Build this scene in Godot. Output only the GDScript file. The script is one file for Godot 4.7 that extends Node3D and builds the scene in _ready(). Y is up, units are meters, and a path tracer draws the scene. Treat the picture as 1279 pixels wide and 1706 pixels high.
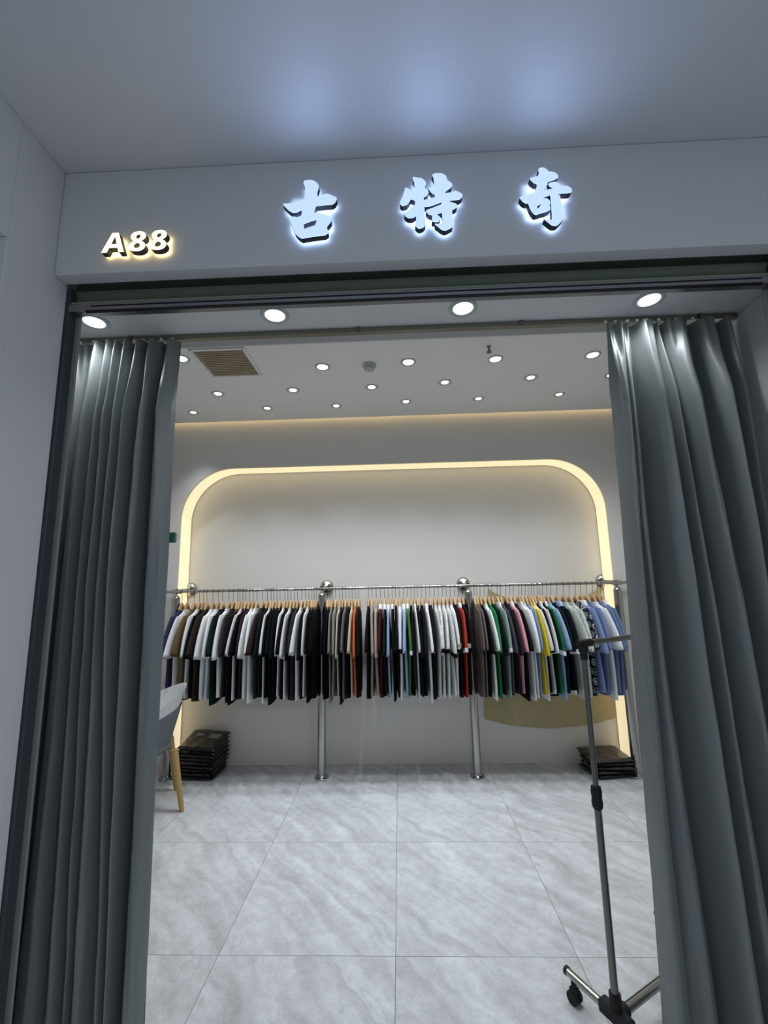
extends Node3D
# A shop front in a mall corridor: lit sign letters, drawn-back curtains, and a shop with a rail of shirts.
# World: y up, metres. The camera stands in the corridor at x = 0, z = 0; the shop lies towards -z.

const EYE := Vector3(0, 1.66, 0)
const CORRIDOR_Y := 3.227      # corridor ceiling
const SHOP_Y := 3.255          # suspended shop ceiling
const SOFFIT_Y := 2.749        # underside of the bulkhead over the opening
const FACE_Z := -1.372         # front face of the sign wall
const WALL_Z := -4.05          # front face of the back wall
const NICHE_Z := -4.27         # panel inside the arched niche
const RAIL_Y := 1.605
const RAIL_Z := -4.0
const TRACK_Z := -1.716        # curtain track

var GLYPH_GU := PackedFloat32Array([-0.3043,3.0899,-0.2894,3.0912,-0.2763,3.0911,-0.2651,3.0855,-0.2548,3.0742,-0.2504,3.0643,-0.2515,3.0537,-0.2552,3.0432,-0.2565,3.0327,-0.2555,3.0216,-0.2388,3.0263,-0.2212,3.0317,-0.2055,3.0238,-0.188,3.0139,-0.1856,3.0054,-0.1926,2.9921,-0.2019,2.9852,-0.235,2.9839,-0.2605,2.9817,-0.2645,2.9677,-0.2677,2.9543,-0.2571,2.9568,-0.2387,2.9506,-0.224,2.9456,-0.212,2.9356,-0.2056,2.9238,-0.2075,2.9146,-0.2203,2.8987,-0.2212,2.8895,-0.2166,2.878,-0.2175,2.8708,-0.2276,2.8631,-0.2512,2.8613,-0.2731,2.8594,-0.2931,2.8563,-0.3105,2.8541,-0.3224,2.863,-0.3335,2.8759,-0.3411,2.8948,-0.3497,2.9181,-0.3564,2.9372,-0.3519,2.9421,-0.3399,2.9446,-0.327,2.9408,-0.3123,2.9473,-0.3106,2.9681,-0.318,2.9654,-0.329,2.9597,-0.3438,2.9595,-0.3569,2.9686,-0.3701,2.983,-0.3795,2.9951,-0.3768,2.9992,-0.361,2.9987,-0.3425,3.0025,-0.3184,3.0082,-0.3018,3.0123,-0.3001,3.0309,-0.2993,3.05,-0.3013,3.0651,-0.3065,3.0782])
var GLYPH_GU_HOLE := PackedFloat32Array([-0.3046,2.9105,-0.2991,2.9133,-0.2808,2.9206,-0.257,2.9266,-0.2633,2.9052,-0.2807,2.8999,-0.2989,2.8936,-0.3017,2.8927])
var GLYPH_TE := PackedFloat32Array([0.0878,3.0825,0.1017,3.0793,0.1157,3.0762,0.1273,3.0662,0.1329,3.0555,0.1305,3.044,0.1262,3.0351,0.1378,3.0263,0.1403,3.0136,0.134,3.0025,0.1229,2.9974,0.1216,2.9894,0.1224,2.9853,0.1364,2.9891,0.1524,2.9927,0.1625,2.9958,0.1609,3.0055,0.1531,3.0105,0.1455,3.019,0.1381,3.0332,0.1482,3.0373,0.1594,3.0447,0.1609,3.0562,0.1595,3.0725,0.1545,3.0867,0.1643,3.0927,0.1803,3.0927,0.1923,3.0903,0.2038,3.0803,0.2073,3.0685,0.208,3.0615,0.2186,3.054,0.225,3.0432,0.2225,3.0318,0.2113,3.0244,0.201,3.017,0.1967,3.0092,0.2126,3.0106,0.2266,3.0132,0.2348,3.0178,0.2483,3.0109,0.2596,2.9999,0.2571,2.9887,0.2468,2.9801,0.2329,2.9786,0.2072,2.9782,0.2227,2.9701,0.2362,2.9637,0.2371,2.9512,0.2293,2.9437,0.2193,2.9397,0.2204,2.9205,0.2199,2.8981,0.2182,2.8726,0.2061,2.8654,0.1941,2.8594,0.1864,2.8598,0.1749,2.8671,0.1675,2.8753,0.158,2.8836,0.1572,2.8892,0.168,2.8875,0.1817,2.8879,0.1846,2.9112,0.1826,2.9316,0.1646,2.9258,0.175,2.9163,0.1765,2.905,0.1702,2.8952,0.1585,2.8947,0.1478,2.8987,0.1497,2.9221,0.138,2.9261,0.1295,2.9345,0.1276,2.9425,0.1349,2.9466,0.1549,2.9535,0.184,2.9655,0.1833,2.9734,0.1632,2.9655,0.1432,2.9586,0.1293,2.9571,0.1239,2.9597,0.1232,2.9507,0.1235,2.9326,0.1247,2.91,0.1247,2.8854,0.1166,2.8758,0.1027,2.8709,0.095,2.8758,0.0884,2.8851,0.0918,2.8983,0.0926,2.923,0.0825,2.9157,0.0667,2.9154,0.0551,2.9228,0.0514,2.932,0.0616,2.9427,0.0759,2.9578,0.0901,2.9684,0.0916,2.9843,0.077,2.9919,0.0707,2.9809,0.0624,2.9699,0.0464,2.9651,0.0377,2.9736,0.039,2.9849,0.0474,3.0028,0.054,3.0231,0.0564,3.0379,0.0644,3.0391,0.0761,3.0299,0.0879,3.0234,0.0915,3.0417,0.0901,3.0603,0.0855,3.0733])
var GLYPH_TE_HOLE := PackedFloat32Array([])
var GLYPH_QI := PackedFloat32Array([0.5315,3.0915,0.5407,3.0948,0.5514,3.0929,0.5615,3.0834,0.5646,3.0768,0.5789,3.0749,0.5909,3.0679,0.597,3.0591,0.5954,3.0476,0.587,3.0428,0.5722,3.0384,0.5584,3.0333,0.5557,3.0226,0.5504,3.0124,0.5424,3.0024,0.5542,3.0034,0.5768,3.0073,0.563,3.0134,0.5582,3.0245,0.5653,3.0308,0.5826,3.034,0.5931,3.0298,0.5995,3.0211,0.5971,3.0143,0.6096,3.0136,0.6187,3.0164,0.6291,3.0121,0.6373,3.0043,0.6398,2.9927,0.6338,2.9847,0.6213,2.9844,0.6071,2.9852,0.5873,2.9832,0.5966,2.9765,0.5966,2.9558,0.5983,2.9351,0.5987,2.9084,0.5985,2.882,0.5922,2.8742,0.5807,2.8626,0.5732,2.858,0.5593,2.8597,0.5494,2.8684,0.5413,2.8769,0.5332,2.8855,0.5438,2.8859,0.5611,2.8819,0.5623,2.9063,0.563,2.9371,0.5633,2.9556,0.5625,2.9805,0.5419,2.9733,0.5197,2.9632,0.5345,2.9696,0.5505,2.9687,0.5587,2.96,0.5605,2.9496,0.557,2.9394,0.5597,2.9331,0.5581,2.9209,0.5443,2.9145,0.5263,2.9104,0.508,2.9042,0.5012,2.9076,0.4933,2.9204,0.4889,2.9329,0.484,2.9517,0.4743,2.9523,0.4642,2.9611,0.4562,2.974,0.4584,2.9801,0.4712,2.9836,0.4895,2.9888,0.5077,2.9929,0.512,3.0021,0.5195,3.0184,0.5193,3.0278,0.5106,3.0315,0.5006,3.0415,0.4963,3.0512,0.4998,3.0553,0.5125,3.0566,0.5254,3.0601,0.5307,3.0704,0.529,3.0832])
var GLYPH_QI_HOLE := PackedFloat32Array([0.5133,2.9378,0.5293,2.9492,0.523,2.9372,0.5152,2.9284])
var FOLDS_A :=  [[-1.4461, -1.4653, -1.4898, 0], [-1.4141, -1.4353, -1.4568, 0.03], [-1.3342, -1.3704, -1.3908, -0.035], [-1.2784, -1.2846, -1.2856, 0.04], [-1.2546, -1.2635, -1.2463, -0.02], [-1.2334, -1.2424, -1.2158, 0.035], [-1.2159, -1.2262, -1.1874, -0.025], [-1.199, -1.204, -1.1613, 0.035], [-1.1786, -1.1866, -1.1483, -0.02], [-1.162, -1.1644, -1.1287, 0.035], [-1.134, -1.1404, -1.0809, -0.02], [-1.1092, -1.1135, -1.0419, 0.04], [-1.075, -1.0836, -1.0203, -0.035], [-1.0356, -1.0484, -1.0073, 0.045], [-1.0056, -1.015, -0.9922, -0.07], [-0.9752, -0.9698, -0.9512, 0.035], [-0.9176, -0.9085, -0.9016, 0.015]]
var FOLDS_B :=  [[0.8931, 0.8779, 0.8421, -0.005], [0.9283, 0.9052, 0.8642, 0.03], [0.9623, 0.9393, 0.9362, -0.02], [0.9744, 0.962, 0.9921, 0.005], [1.0082, 1.0073, 1.0439, -0.04], [1.0662, 1.0774, 1.0915, 0.045], [1.1096, 1.1202, 1.1391, -0.05], [1.1288, 1.1495, 1.1748, 0.03], [1.1552, 1.1877, 1.2321, -0.04], [1.1985, 1.2304, 1.2814, 0.04], [1.2679, 1.2953, 1.3502, -0.05], [1.3205, 1.34, 1.4091, 0.045], [1.361, 1.369, 1.4482, -0.06], [1.3943, 1.398, 1.4873, 0.03], [1.4395, 1.4536, 1.5458, -0.05], [1.4632, 1.4758, 1.5653, -0.03]]
var SHIRT_X := PackedFloat32Array([-2.0202, -1.9694, -1.9046, -1.8539, -1.8173, -1.7836, -1.7274, -1.6768, -1.6376, -1.5787, -1.5367, -1.4975, -1.4752, -1.4472, -1.4193, -1.3857, -1.3522, -1.316, -1.263, -1.2185, -1.1851, -1.16, -1.1294, -1.1016, -1.0572, -1.0294, -0.9989, -0.9684, -0.9379, -0.8992, -0.8632, -0.8355, -0.806, -0.786, -0.766, -0.66, -0.64, -0.6202, -0.5871, -0.5486, -0.5233, -0.4936, -0.4628, -0.4348, -0.4029, -0.3728, -0.285, -0.2522, -0.2138, -0.1756, -0.1373, -0.1045, -0.0663, -0.0357, -0.0008, 0.0346, 0.07, 0.1026, 0.1353, 0.1625, 0.2005, 0.2385, 0.2765, 0.3172, 0.3524, 0.3903, 0.4255, 0.4607, 0.4985, 0.5363, 0.572, 0.678, 0.702, 0.7304, 0.7681, 0.8057, 0.838, 0.8863, 0.9158, 0.9641, 0.9989, 1.031, 1.0792, 1.1059, 1.138, 1.1647, 1.1914, 1.2154, 1.2448, 1.2688, 1.2928, 1.3301, 1.3673, 1.4205, 1.479, 1.5321, 1.5851, 1.6328, 1.6858, 1.7387, 1.7809, 1.8126, 1.8443])

var M := {}
var used := {}
var rng := RandomNumberGenerator.new()

# ---------------------------------------------------------------- mesh building
class MB:
	var v := PackedVector3Array()
	var uv := PackedVector2Array()
	var ix := PackedInt32Array()

	func tri(a: Vector3, b: Vector3, c: Vector3) -> void:
		var n := v.size()
		v.append_array(PackedVector3Array([a, b, c]))
		uv.append_array(PackedVector2Array([Vector2.ZERO, Vector2.ZERO, Vector2.ZERO]))
		ix.append_array(PackedInt32Array([n, n + 1, n + 2]))

	func quad(a: Vector3, b: Vector3, c: Vector3, d: Vector3, uvs := PackedVector2Array()) -> void:
		var n := v.size()
		v.append_array(PackedVector3Array([a, b, c, d]))
		uv.append_array(uvs if uvs.size() == 4 else PackedVector2Array([Vector2(0, 0), Vector2(1, 0), Vector2(1, 1), Vector2(0, 1)]))
		ix.append_array(PackedInt32Array([n, n + 1, n + 2, n, n + 2, n + 3]))

	# rows of points joined into a smooth skin; closed joins the last column to the first
	func skin(rows: Array, closed := false, cap0 := false, cap1 := false) -> void:
		var n := v.size()
		var w: int = rows[0].size()
		var cols := w + 1 if closed else w
		for r in rows.size():
			for c in cols:
				v.append(rows[r][c % w])
				uv.append(Vector2(float(c) / (cols - 1), float(r) / (rows.size() - 1)))
		for r in rows.size() - 1:
			for c in cols - 1:
				var a := n + r * cols + c
				ix.append_array(PackedInt32Array([a, a + 1, a + cols + 1, a, a + cols + 1, a + cols]))
		if cap0: fan(rows[0], false)
		if cap1: fan(rows[rows.size() - 1], true)

	func fan(ring, flip: bool) -> void:
		var m := Vector3.ZERO
		for p in ring: m += p
		m /= ring.size()
		var n := v.size()
		v.append(m)
		uv.append(Vector2(0.5, 0.5))
		for p in ring:
			v.append(p)
			uv.append(Vector2(0.5, 0.5))
		var k: int = ring.size()
		for i in k:
			var a := n + 1 + i
			var b := n + 1 + (i + 1) % k
			ix.append_array(PackedInt32Array([n, b, a] if not flip else [n, a, b]))

	# bevelled box
	func box(c: Vector3, s: Vector3, bev := 0.003) -> void:
		var h := s / 2
		bev = minf(bev, minf(h.x, minf(h.y, h.z)) * 0.9)
		if bev <= 0.0:
			bev = 0.0001
		var i := h - Vector3(bev, bev, bev)
		for ax in 3:
			var u := (ax + 1) % 3
			var w := (ax + 2) % 3
			for sg: float in [-1.0, 1.0]:
				var ps := []
				for q in [[-1, -1], [1, -1], [1, 1], [-1, 1]]:
					var p := Vector3.ZERO
					p[ax] = sg * h[ax]
					p[u] = q[0] * i[u]
					p[w] = q[1] * i[w]
					ps.append(c + p)
				if sg > 0: quad(ps[0], ps[3], ps[2], ps[1])
				else: quad(ps[0], ps[1], ps[2], ps[3])
			for su: float in [-1.0, 1.0]:
				for sw: float in [-1.0, 1.0]:
					var a := Vector3.ZERO
					var b := Vector3.ZERO
					a[u] = su * h[u]
					a[w] = sw * i[w]
					b[u] = su * i[u]
					b[w] = sw * h[w]
					var a0 := a
					var b0 := b
					a0[ax] = -i[ax]
					b0[ax] = -i[ax]
					a[ax] = i[ax]
					b[ax] = i[ax]
					if su * sw > 0: quad(c + a0, c + a, c + b, c + b0)
					else: quad(c + a0, c + b0, c + b, c + a)
		for sx: float in [-1.0, 1.0]:
			for sy: float in [-1.0, 1.0]:
				for sz: float in [-1.0, 1.0]:
					var px := c + Vector3(sx * h.x, sy * i.y, sz * i.z)
					var py := c + Vector3(sx * i.x, sy * h.y, sz * i.z)
					var pz := c + Vector3(sx * i.x, sy * i.y, sz * h.z)
					if sx * sy * sz > 0: tri(px, pz, py)
					else: tri(px, py, pz)

	# round bar along a line of points
	func tube(pts: PackedVector3Array, r: float, sides := 10, ends := true, radii := PackedFloat32Array()) -> void:
		var rows := []
		var side := Vector3.ZERO
		for k in pts.size():
			var d := (pts[mini(k + 1, pts.size() - 1)] - pts[maxi(k - 1, 0)]).normalized()
			if side == Vector3.ZERO:
				side = d.cross(Vector3.UP if absf(d.y) < 0.9 else Vector3.RIGHT).normalized()
			side = (side - d * side.dot(d)).normalized()
			var up := side.cross(d)
			var rr := radii[k] if radii.size() else r
			var ring := PackedVector3Array()
			for j in sides:
				var t := TAU * j / sides
				ring.append(pts[k] + (side * cos(t) + up * sin(t)) * rr)
			rows.append(ring)
		skin(rows, true, ends, ends)

	# profile of (radius, height) spun about the y axis through at
	func lathe(at: Vector3, prof: PackedVector2Array, sides := 20) -> void:
		var rows := []
		for p in prof:
			var ring := PackedVector3Array()
			for j in sides:
				var t := TAU * j / sides
				ring.append(at + Vector3(cos(t) * p.x, p.y, sin(t) * p.x))
			rows.append(ring)
		skin(rows, true)

	# flat outline in x, y pushed along z
	func prism(poly: PackedVector2Array, z0: float, z1: float, front := true, back := true, sides := true) -> void:
		var t := Geometry2D.triangulate_polygon(poly)
		for k in range(0, t.size(), 3):
			var a := poly[t[k]]
			var b := poly[t[k + 1]]
			var c := poly[t[k + 2]]
			var ccw := (b - a).cross(c - a) > 0
			if front: facing(a, b, c, z1, ccw)
			if back: facing(a, b, c, z0, not ccw)
		if sides:
			var area := 0.0
			for i in poly.size():
				area += poly[i].cross(poly[(i + 1) % poly.size()])
			for i in poly.size():
				var a := poly[i]
				var b := poly[(i + 1) % poly.size()]
				if area < 0:
					var s := a
					a = b
					b = s
				quad(Vector3(a.x, a.y, z1), Vector3(b.x, b.y, z1), Vector3(b.x, b.y, z0), Vector3(a.x, a.y, z0))

	func facing(a: Vector2, b: Vector2, c: Vector2, z: float, ccw: bool) -> void:
		if ccw: tri(Vector3(a.x, a.y, z), Vector3(c.x, c.y, z), Vector3(b.x, b.y, z))
		else: tri(Vector3(a.x, a.y, z), Vector3(b.x, b.y, z), Vector3(c.x, c.y, z))

	func mesh(solid := true) -> ArrayMesh:
		var mid := Vector3.ZERO
		for p in v: mid += p
		mid /= maxi(v.size(), 1)
		var vol := 0.0
		for k in range(0, ix.size(), 3):
			var a := v[ix[k]] - mid
			vol += a.dot((v[ix[k + 2]] - mid).cross(v[ix[k + 1]] - mid))
		if solid and vol < 0:
			for k in range(0, ix.size(), 3):
				var s := ix[k + 1]
				ix[k + 1] = ix[k + 2]
				ix[k + 2] = s
		var nm := PackedVector3Array()
		nm.resize(v.size())
		var seen := {}
		for k in range(0, ix.size(), 3):
			var f := (v[ix[k + 2]] - v[ix[k]]).cross(v[ix[k + 1]] - v[ix[k]])
			for j in 3: nm[ix[k + j]] += f
		for k in nm.size():
			nm[k] = nm[k].normalized() if nm[k].length() > 1e-14 else Vector3.UP
		var arr := []
		arr.resize(Mesh.ARRAY_MAX)
		arr[Mesh.ARRAY_VERTEX] = v
		arr[Mesh.ARRAY_NORMAL] = nm
		arr[Mesh.ARRAY_TEX_UV] = uv
		arr[Mesh.ARRAY_INDEX] = ix
		var m := ArrayMesh.new()
		m.add_surface_from_arrays(Mesh.PRIMITIVE_TRIANGLES, arr)
		return m


func numbered(called: String) -> String:
	if not used.has(called):
		used[called] = 0
		return called
	used[called] += 1
	return "%s_%03d" % [called, used[called]]

func tag(o: Node3D, label: String, category: String, group := "") -> Node3D:
	o.set_meta("label", label)
	o.set_meta("category", category)
	if group != "": o.set_meta("group", group)
	return o

func thing(called: String, label: String, category: String, at := Vector3.ZERO, turn := 0.0, group := "") -> Node3D:
	var o := Node3D.new()
	o.name = numbered(called)
	add_child(o)
	o.position = at
	o.rotation.y = turn
	tag(o, label, category, group)
	return o

func part(called: String, mesh: Mesh, m: Material, parent: Node3D) -> MeshInstance3D:
	var o := MeshInstance3D.new()
	o.name = called
	o.mesh = mesh
	o.material_override = m
	parent.add_child(o, true)
	return o

func single(called: String, mesh: Mesh, m: Material, label: String, category: String, group := "", at := Vector3.ZERO) -> MeshInstance3D:
	var o := part(numbered(called), mesh, m, self)
	o.position = at
	tag(o, label, category, group)
	return o

func structure(called: String, mesh: Mesh, m: Material) -> MeshInstance3D:
	var o := part(called, mesh, m, self)
	o.set_meta("kind", "structure")
	return o

func box_mesh(lo: Vector3, hi: Vector3, bev := 0.003) -> ArrayMesh:
	var b := MB.new()
	b.box((lo + hi) / 2, hi - lo, bev)
	return b.mesh()

func matte(hex: String, rough := 0.8, spec := 0.5) -> StandardMaterial3D:
	var m := StandardMaterial3D.new()
	m.albedo_color = Color(hex)
	m.roughness = rough
	m.metallic_specular = spec
	return m

func metal(hex: String, rough := 0.25) -> StandardMaterial3D:
	var m := matte(hex, rough)
	m.metallic = 1.0
	return m

func glow(hex: String, energy: float) -> StandardMaterial3D:
	var m := matte(hex, 0.5)
	m.emission_enabled = true
	m.emission = Color(hex)
	m.emission_energy_multiplier = energy
	return m

func lamp(l: Light3D, parent: Node3D, color: String, energy: float) -> void:
	l.light_color = Color(color)
	l.light_energy = energy
	l.shadow_enabled = true
	parent.add_child(l, true)

func area(parent: Node3D, at: Vector3, towards: Vector3, size: Vector2, color: String, energy: float, up := Vector3.UP) -> void:
	var a := AreaLight3D.new()
	a.name = "area_light"
	a.area_size = size
	a.area_normalize_energy = true
	a.area_range = 12.0
	lamp(a, parent, color, energy)
	a.transform = Transform3D(Basis.looking_at(towards, up), at)

# ---------------------------------------------------------------- scene
func _ready() -> void:
	rng.seed = 8841
	camera_and_air()
	materials()
	added_corridor_lights()
	shell()
	back_wall()
	ceiling_fittings()
	shutter()
	sign_letters()
	curtains()
	wall_rack()
	shirts()
	sheet()
	rolling_rack()
	chair()
	stacks()
	small_things()

func camera_and_air() -> void:
	var cam := Camera3D.new()
	cam.name = "camera"
	cam.fov = rad_to_deg(2.0 * atan(853.0 / 715.2))
	cam.near = 0.02
	add_child(cam)
	var b := Basis(Vector3.UP, 0.0315236) * Basis(Vector3.RIGHT, 0.1602132) * Basis(Vector3.BACK, -0.0212037)
	cam.transform = Transform3D(b, EYE)
	cam.current = true
	var we := WorldEnvironment.new()
	we.name = "air"
	var e := Environment.new()
	e.background_mode = Environment.BG_COLOR
	e.background_color = Color.BLACK
	e.ambient_light_source = Environment.AMBIENT_SOURCE_DISABLED
	e.tonemap_mode = Environment.TONE_MAPPER_LINEAR
	e.tonemap_exposure = 1.0
	e.sdfgi_enabled = true
	e.ssao_enabled = true
	e.ssil_enabled = true
	we.environment = e
	add_child(we)

func added_corridor_lights() -> void:
	# added, unseen LED panels behind the viewer to light the shop front
	var face := glow("dfe9ff", 2.0)
	for p in [Vector2(0.2, 1.8), Vector2(2.0, 1.8)]:
		var t := thing("added_panel_light", "added unseen LED panel in the corridor ceiling to light the shop front", "light", Vector3(p.x, CORRIDOR_Y, p.y), 0, "added LED panels of the corridor")
		part("panel_frame", box_mesh(Vector3(-0.31, -0.012, -0.31), Vector3(0.31, 0, 0.31)), M.white, t)
		part("panel_glow", box_mesh(Vector3(-0.29, -0.016, -0.29), Vector3(0.29, -0.012, 0.29), 0.001), face, t)
		area(t, Vector3(0, -0.02, 0), Vector3.DOWN, Vector2(0.56, 0.56), "e4ebf8", 2.0, Vector3.BACK)

func materials() -> void:
	M.wall = matte("dadcdd", 0.75, 0.35)
	M.shop_wall = matte("dedcd7", 0.75, 0.35)
	M.shop_ceiling = matte("eeeeec", 0.8, 0.3)
	M.film = matte("dadce0", 0.5, 0.85)
	M.white = matte("e4e6e6", 0.5)
	M.grout = matte("777a7c", 0.9)
	M.chrome = metal("a9aaa8", 0.18)
	M.steel = metal("777975", 0.3)
	M.dark_steel = matte("3a4046", 0.45)
	M.black = matte("0b0c0e", 0.5)
	M.rubber = matte("08090a", 0.7)
	M.wood = matte("b0925c", 0.55)
	M.trim = matte("b9bcbd", 0.4)
	M.reflector = metal("a8abab", 0.35)
	M.lens = glow("fbfdff", 3.0)
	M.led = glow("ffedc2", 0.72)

# ---------------------------------------------------------------- room
func floor_picture() -> ImageTexture:
	# four different stone tiles side by side: pale grey with slanting cloudy veins
	var size := 1024
	var half := size / 2
	var cloud := FastNoiseLite.new()
	cloud.seed = 3
	cloud.frequency = 1.0
	cloud.fractal_octaves = 4
	var fine := FastNoiseLite.new()
	fine.seed = 17
	fine.frequency = 1.0
	fine.fractal_octaves = 3
	var img := Image.create(size, size, false, Image.FORMAT_RGB8)
	for y in size:
		for x in size:
			var q := (x / half) + 2 * (y / half)
			var px := float(x % half) / half * 0.8 + q * 9.7
			var py := float(y % half) / half * 0.85 + q * 4.3
			# along the vein and across it
			var al := px * 0.68 + py * 0.73
			var ac := px * 0.73 - py * 0.68
			var warp := cloud.get_noise_2d(al * 1.3, ac * 1.6) * 0.09 + fine.get_noise_2d(al * 9.0, ac * 9.0) * 0.008
			var vein := fine.get_noise_2d(al * 1.0, (ac + warp) * 10.0)
			var thin := 1.0 - absf(fine.get_noise_2d(al * 0.9 + 40.0, (ac + warp) * 4.0))
			var soft := cloud.get_noise_2d(px * 3.1 + 70.0, py * 3.1)
			var grain := fine.get_noise_2d(px * 55.0, py * 55.0)
			var mott := cloud.get_noise_2d(px * 14.0, py * 14.0 + 30.0)
			var v := 0.77 + vein * 0.088 + soft * 0.05 + mott * 0.04 + grain * 0.035
			v -= smoothstep(0.97, 1.0, thin) * 0.05 * (0.55 + soft)
			img.set_pixel(x, y, Color(v * 0.985, v, v * 1.012))
	return ImageTexture.create_from_image(img)

func shell() -> void:
	# floor: single stone tiles on a bed
	var fl := structure("floor", box_mesh(Vector3(-2.5, -0.12, -4.5), Vector3(3.4, -0.004, 3.4)), M.grout)
	var stone := matte("ffffff", 0.36, 0.4)
	stone.albedo_texture = floor_picture()
	var tiles := []
	var tw := 0.805
	var td := 0.853
	for q in 4:
		var b := MB.new()
		var hx := tw / 2 - 0.0012
		var hz := td / 2 - 0.0012
		var u0 := Vector2(q % 2, q / 2) * 0.5 + Vector2(0.002, 0.002)
		var u1 := u0 + Vector2(0.496, 0.496)
		b.quad(Vector3(-hx, 0, -hz), Vector3(hx, 0, -hz), Vector3(hx, 0, hz), Vector3(-hx, 0, hz), PackedVector2Array([u0, Vector2(u1.x, u0.y), u1, Vector2(u0.x, u1.y)]))
		var c := [Vector3(-hx, 0, -hz), Vector3(hx, 0, -hz), Vector3(hx, 0, hz), Vector3(-hx, 0, hz)]
		for i in 4:
			var d := Vector3(0, -0.01, 0)
			b.quad(c[i], c[i] + d, c[(i + 1) % 4] + d, c[(i + 1) % 4], PackedVector2Array([u0, u0, u0, u0]))
		tiles.append(b.mesh())
	for i in range(-3, 4):
		for j in range(-2, 8):
			var o := part("tile", tiles[rng.randi() % 4], stone, fl)
			o.position = Vector3(-0.06 + (i + 0.5) * tw, 0, -3.07 + (j + 0.5) * td)
	# corridor
	structure("ceiling_corridor", box_mesh(Vector3(-2.5, CORRIDOR_Y, -1.6), Vector3(3.4, CORRIDOR_Y + 0.12, 3.4)), M.film)
	var wl := structure("wall_corridor_left", box_mesh(Vector3(-1.5, 0, -1.44), Vector3(-1.235, CORRIDOR_Y, -1.186)), M.wall)
	part("lintel", box_mesh(Vector3(-1.5, 2.786, -1.186), Vector3(-1.235, CORRIDOR_Y, 3.3)), M.wall, wl)
	part("recessed_panel", box_mesh(Vector3(-1.5, 0, -1.186), Vector3(-1.33, 2.786, 3.3)), M.wall, wl)
	structure("wall_corridor_right", box_mesh(Vector3(3.2, 0, -1.44), Vector3(3.35, CORRIDOR_Y, 3.3)), M.wall)
	structure("wall_corridor_rear", box_mesh(Vector3(-1.5, 0, 3.2), Vector3(3.35, CORRIDOR_Y, 3.35)), M.wall)
	# sign wall over the opening, and the pier beside it
	var wf := structure("wall_front", box_mesh(Vector3(-1.235, 2.795, -1.43), Vector3(3.2, CORRIDOR_Y, FACE_Z), 0.004), M.wall)
	part("pier", box_mesh(Vector3(1.40, 0, -1.48), Vector3(3.2, 2.795, FACE_Z)), M.wall, wf)
	part("bulkhead", box_mesh(Vector3(-2.45, SOFFIT_Y, -1.76), Vector3(2.45, 3.55, -1.49), 0.002), M.wall, wf)
	part("reveal", box_mesh(Vector3(-2.45, 0, -1.76), Vector3(-1.5, SOFFIT_Y, -1.48)), M.wall, wf)
	part("reveal", box_mesh(Vector3(1.462, 0, -1.76), Vector3(2.45, SOFFIT_Y, -1.48)), M.wall, wf)
	# shop
	structure("wall_left", box_mesh(Vector3(-2.5, 0, -4.5), Vector3(-2.35, 3.55, -1.76)), M.shop_wall)
	structure("wall_right", box_mesh(Vector3(2.35, 0, -4.5), Vector3(2.5, 3.55, -1.76)), M.shop_wall)
	# ceiling board with the opening of the air vent; drawn in x, -z and laid flat
	var board := MB.new()
	board.prism(bridged(PackedVector2Array([Vector2(-2.35, 2.667), Vector2(2.35, 2.667), Vector2(2.35, 4.0), Vector2(-2.35, 4.0)]), PackedVector2Array([Vector2(-1.388, 2.681), Vector2(-1.028, 2.681), Vector2(-1.028, 3.061), Vector2(-1.388, 3.061)])), 0.0, 0.025)
	var c := structure("ceiling_shop", board.mesh(false), M.shop_ceiling)
	c.position.y = SHOP_Y
	c.rotation.x = -PI / 2
	c = structure("ceiling_void", box_mesh(Vector3(-2.35, SHOP_Y + 0.03, -2.6675), Vector3(2.35, 3.55, -2.680), 0.002), M.wall)
	part("edge_trim", box_mesh(Vector3(-2.35, SHOP_Y - 0.001, -2.6665), Vector3(2.35, 3.55, -2.655), 0.002), M.wall, c)
	part("slab", box_mesh(Vector3(-2.5, 3.55, -4.5), Vector3(2.5, 3.65, -1.48)), M.shop_ceiling, c)

func arch(inset: float) -> PackedVector2Array:
	# outline of the niche from its foot on one side round to the other
	var x0 := -2.1 + inset
	var x1 := 1.966 - inset
	var top := 2.79 - inset
	var r := 0.5 - inset
	var p := PackedVector2Array([Vector2(x0, 0)])
	for k in 17:
		var t := PI / 2 * k / 16.0
		p.append(Vector2(x0 + r - cos(t) * r, top - r + sin(t) * r))
	for k in 17:
		var t := PI / 2 * k / 16.0
		p.append(Vector2(x1 - r + sin(t) * r, top - r + cos(t) * r))
	p.append(Vector2(x1, 0))
	return p

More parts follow.
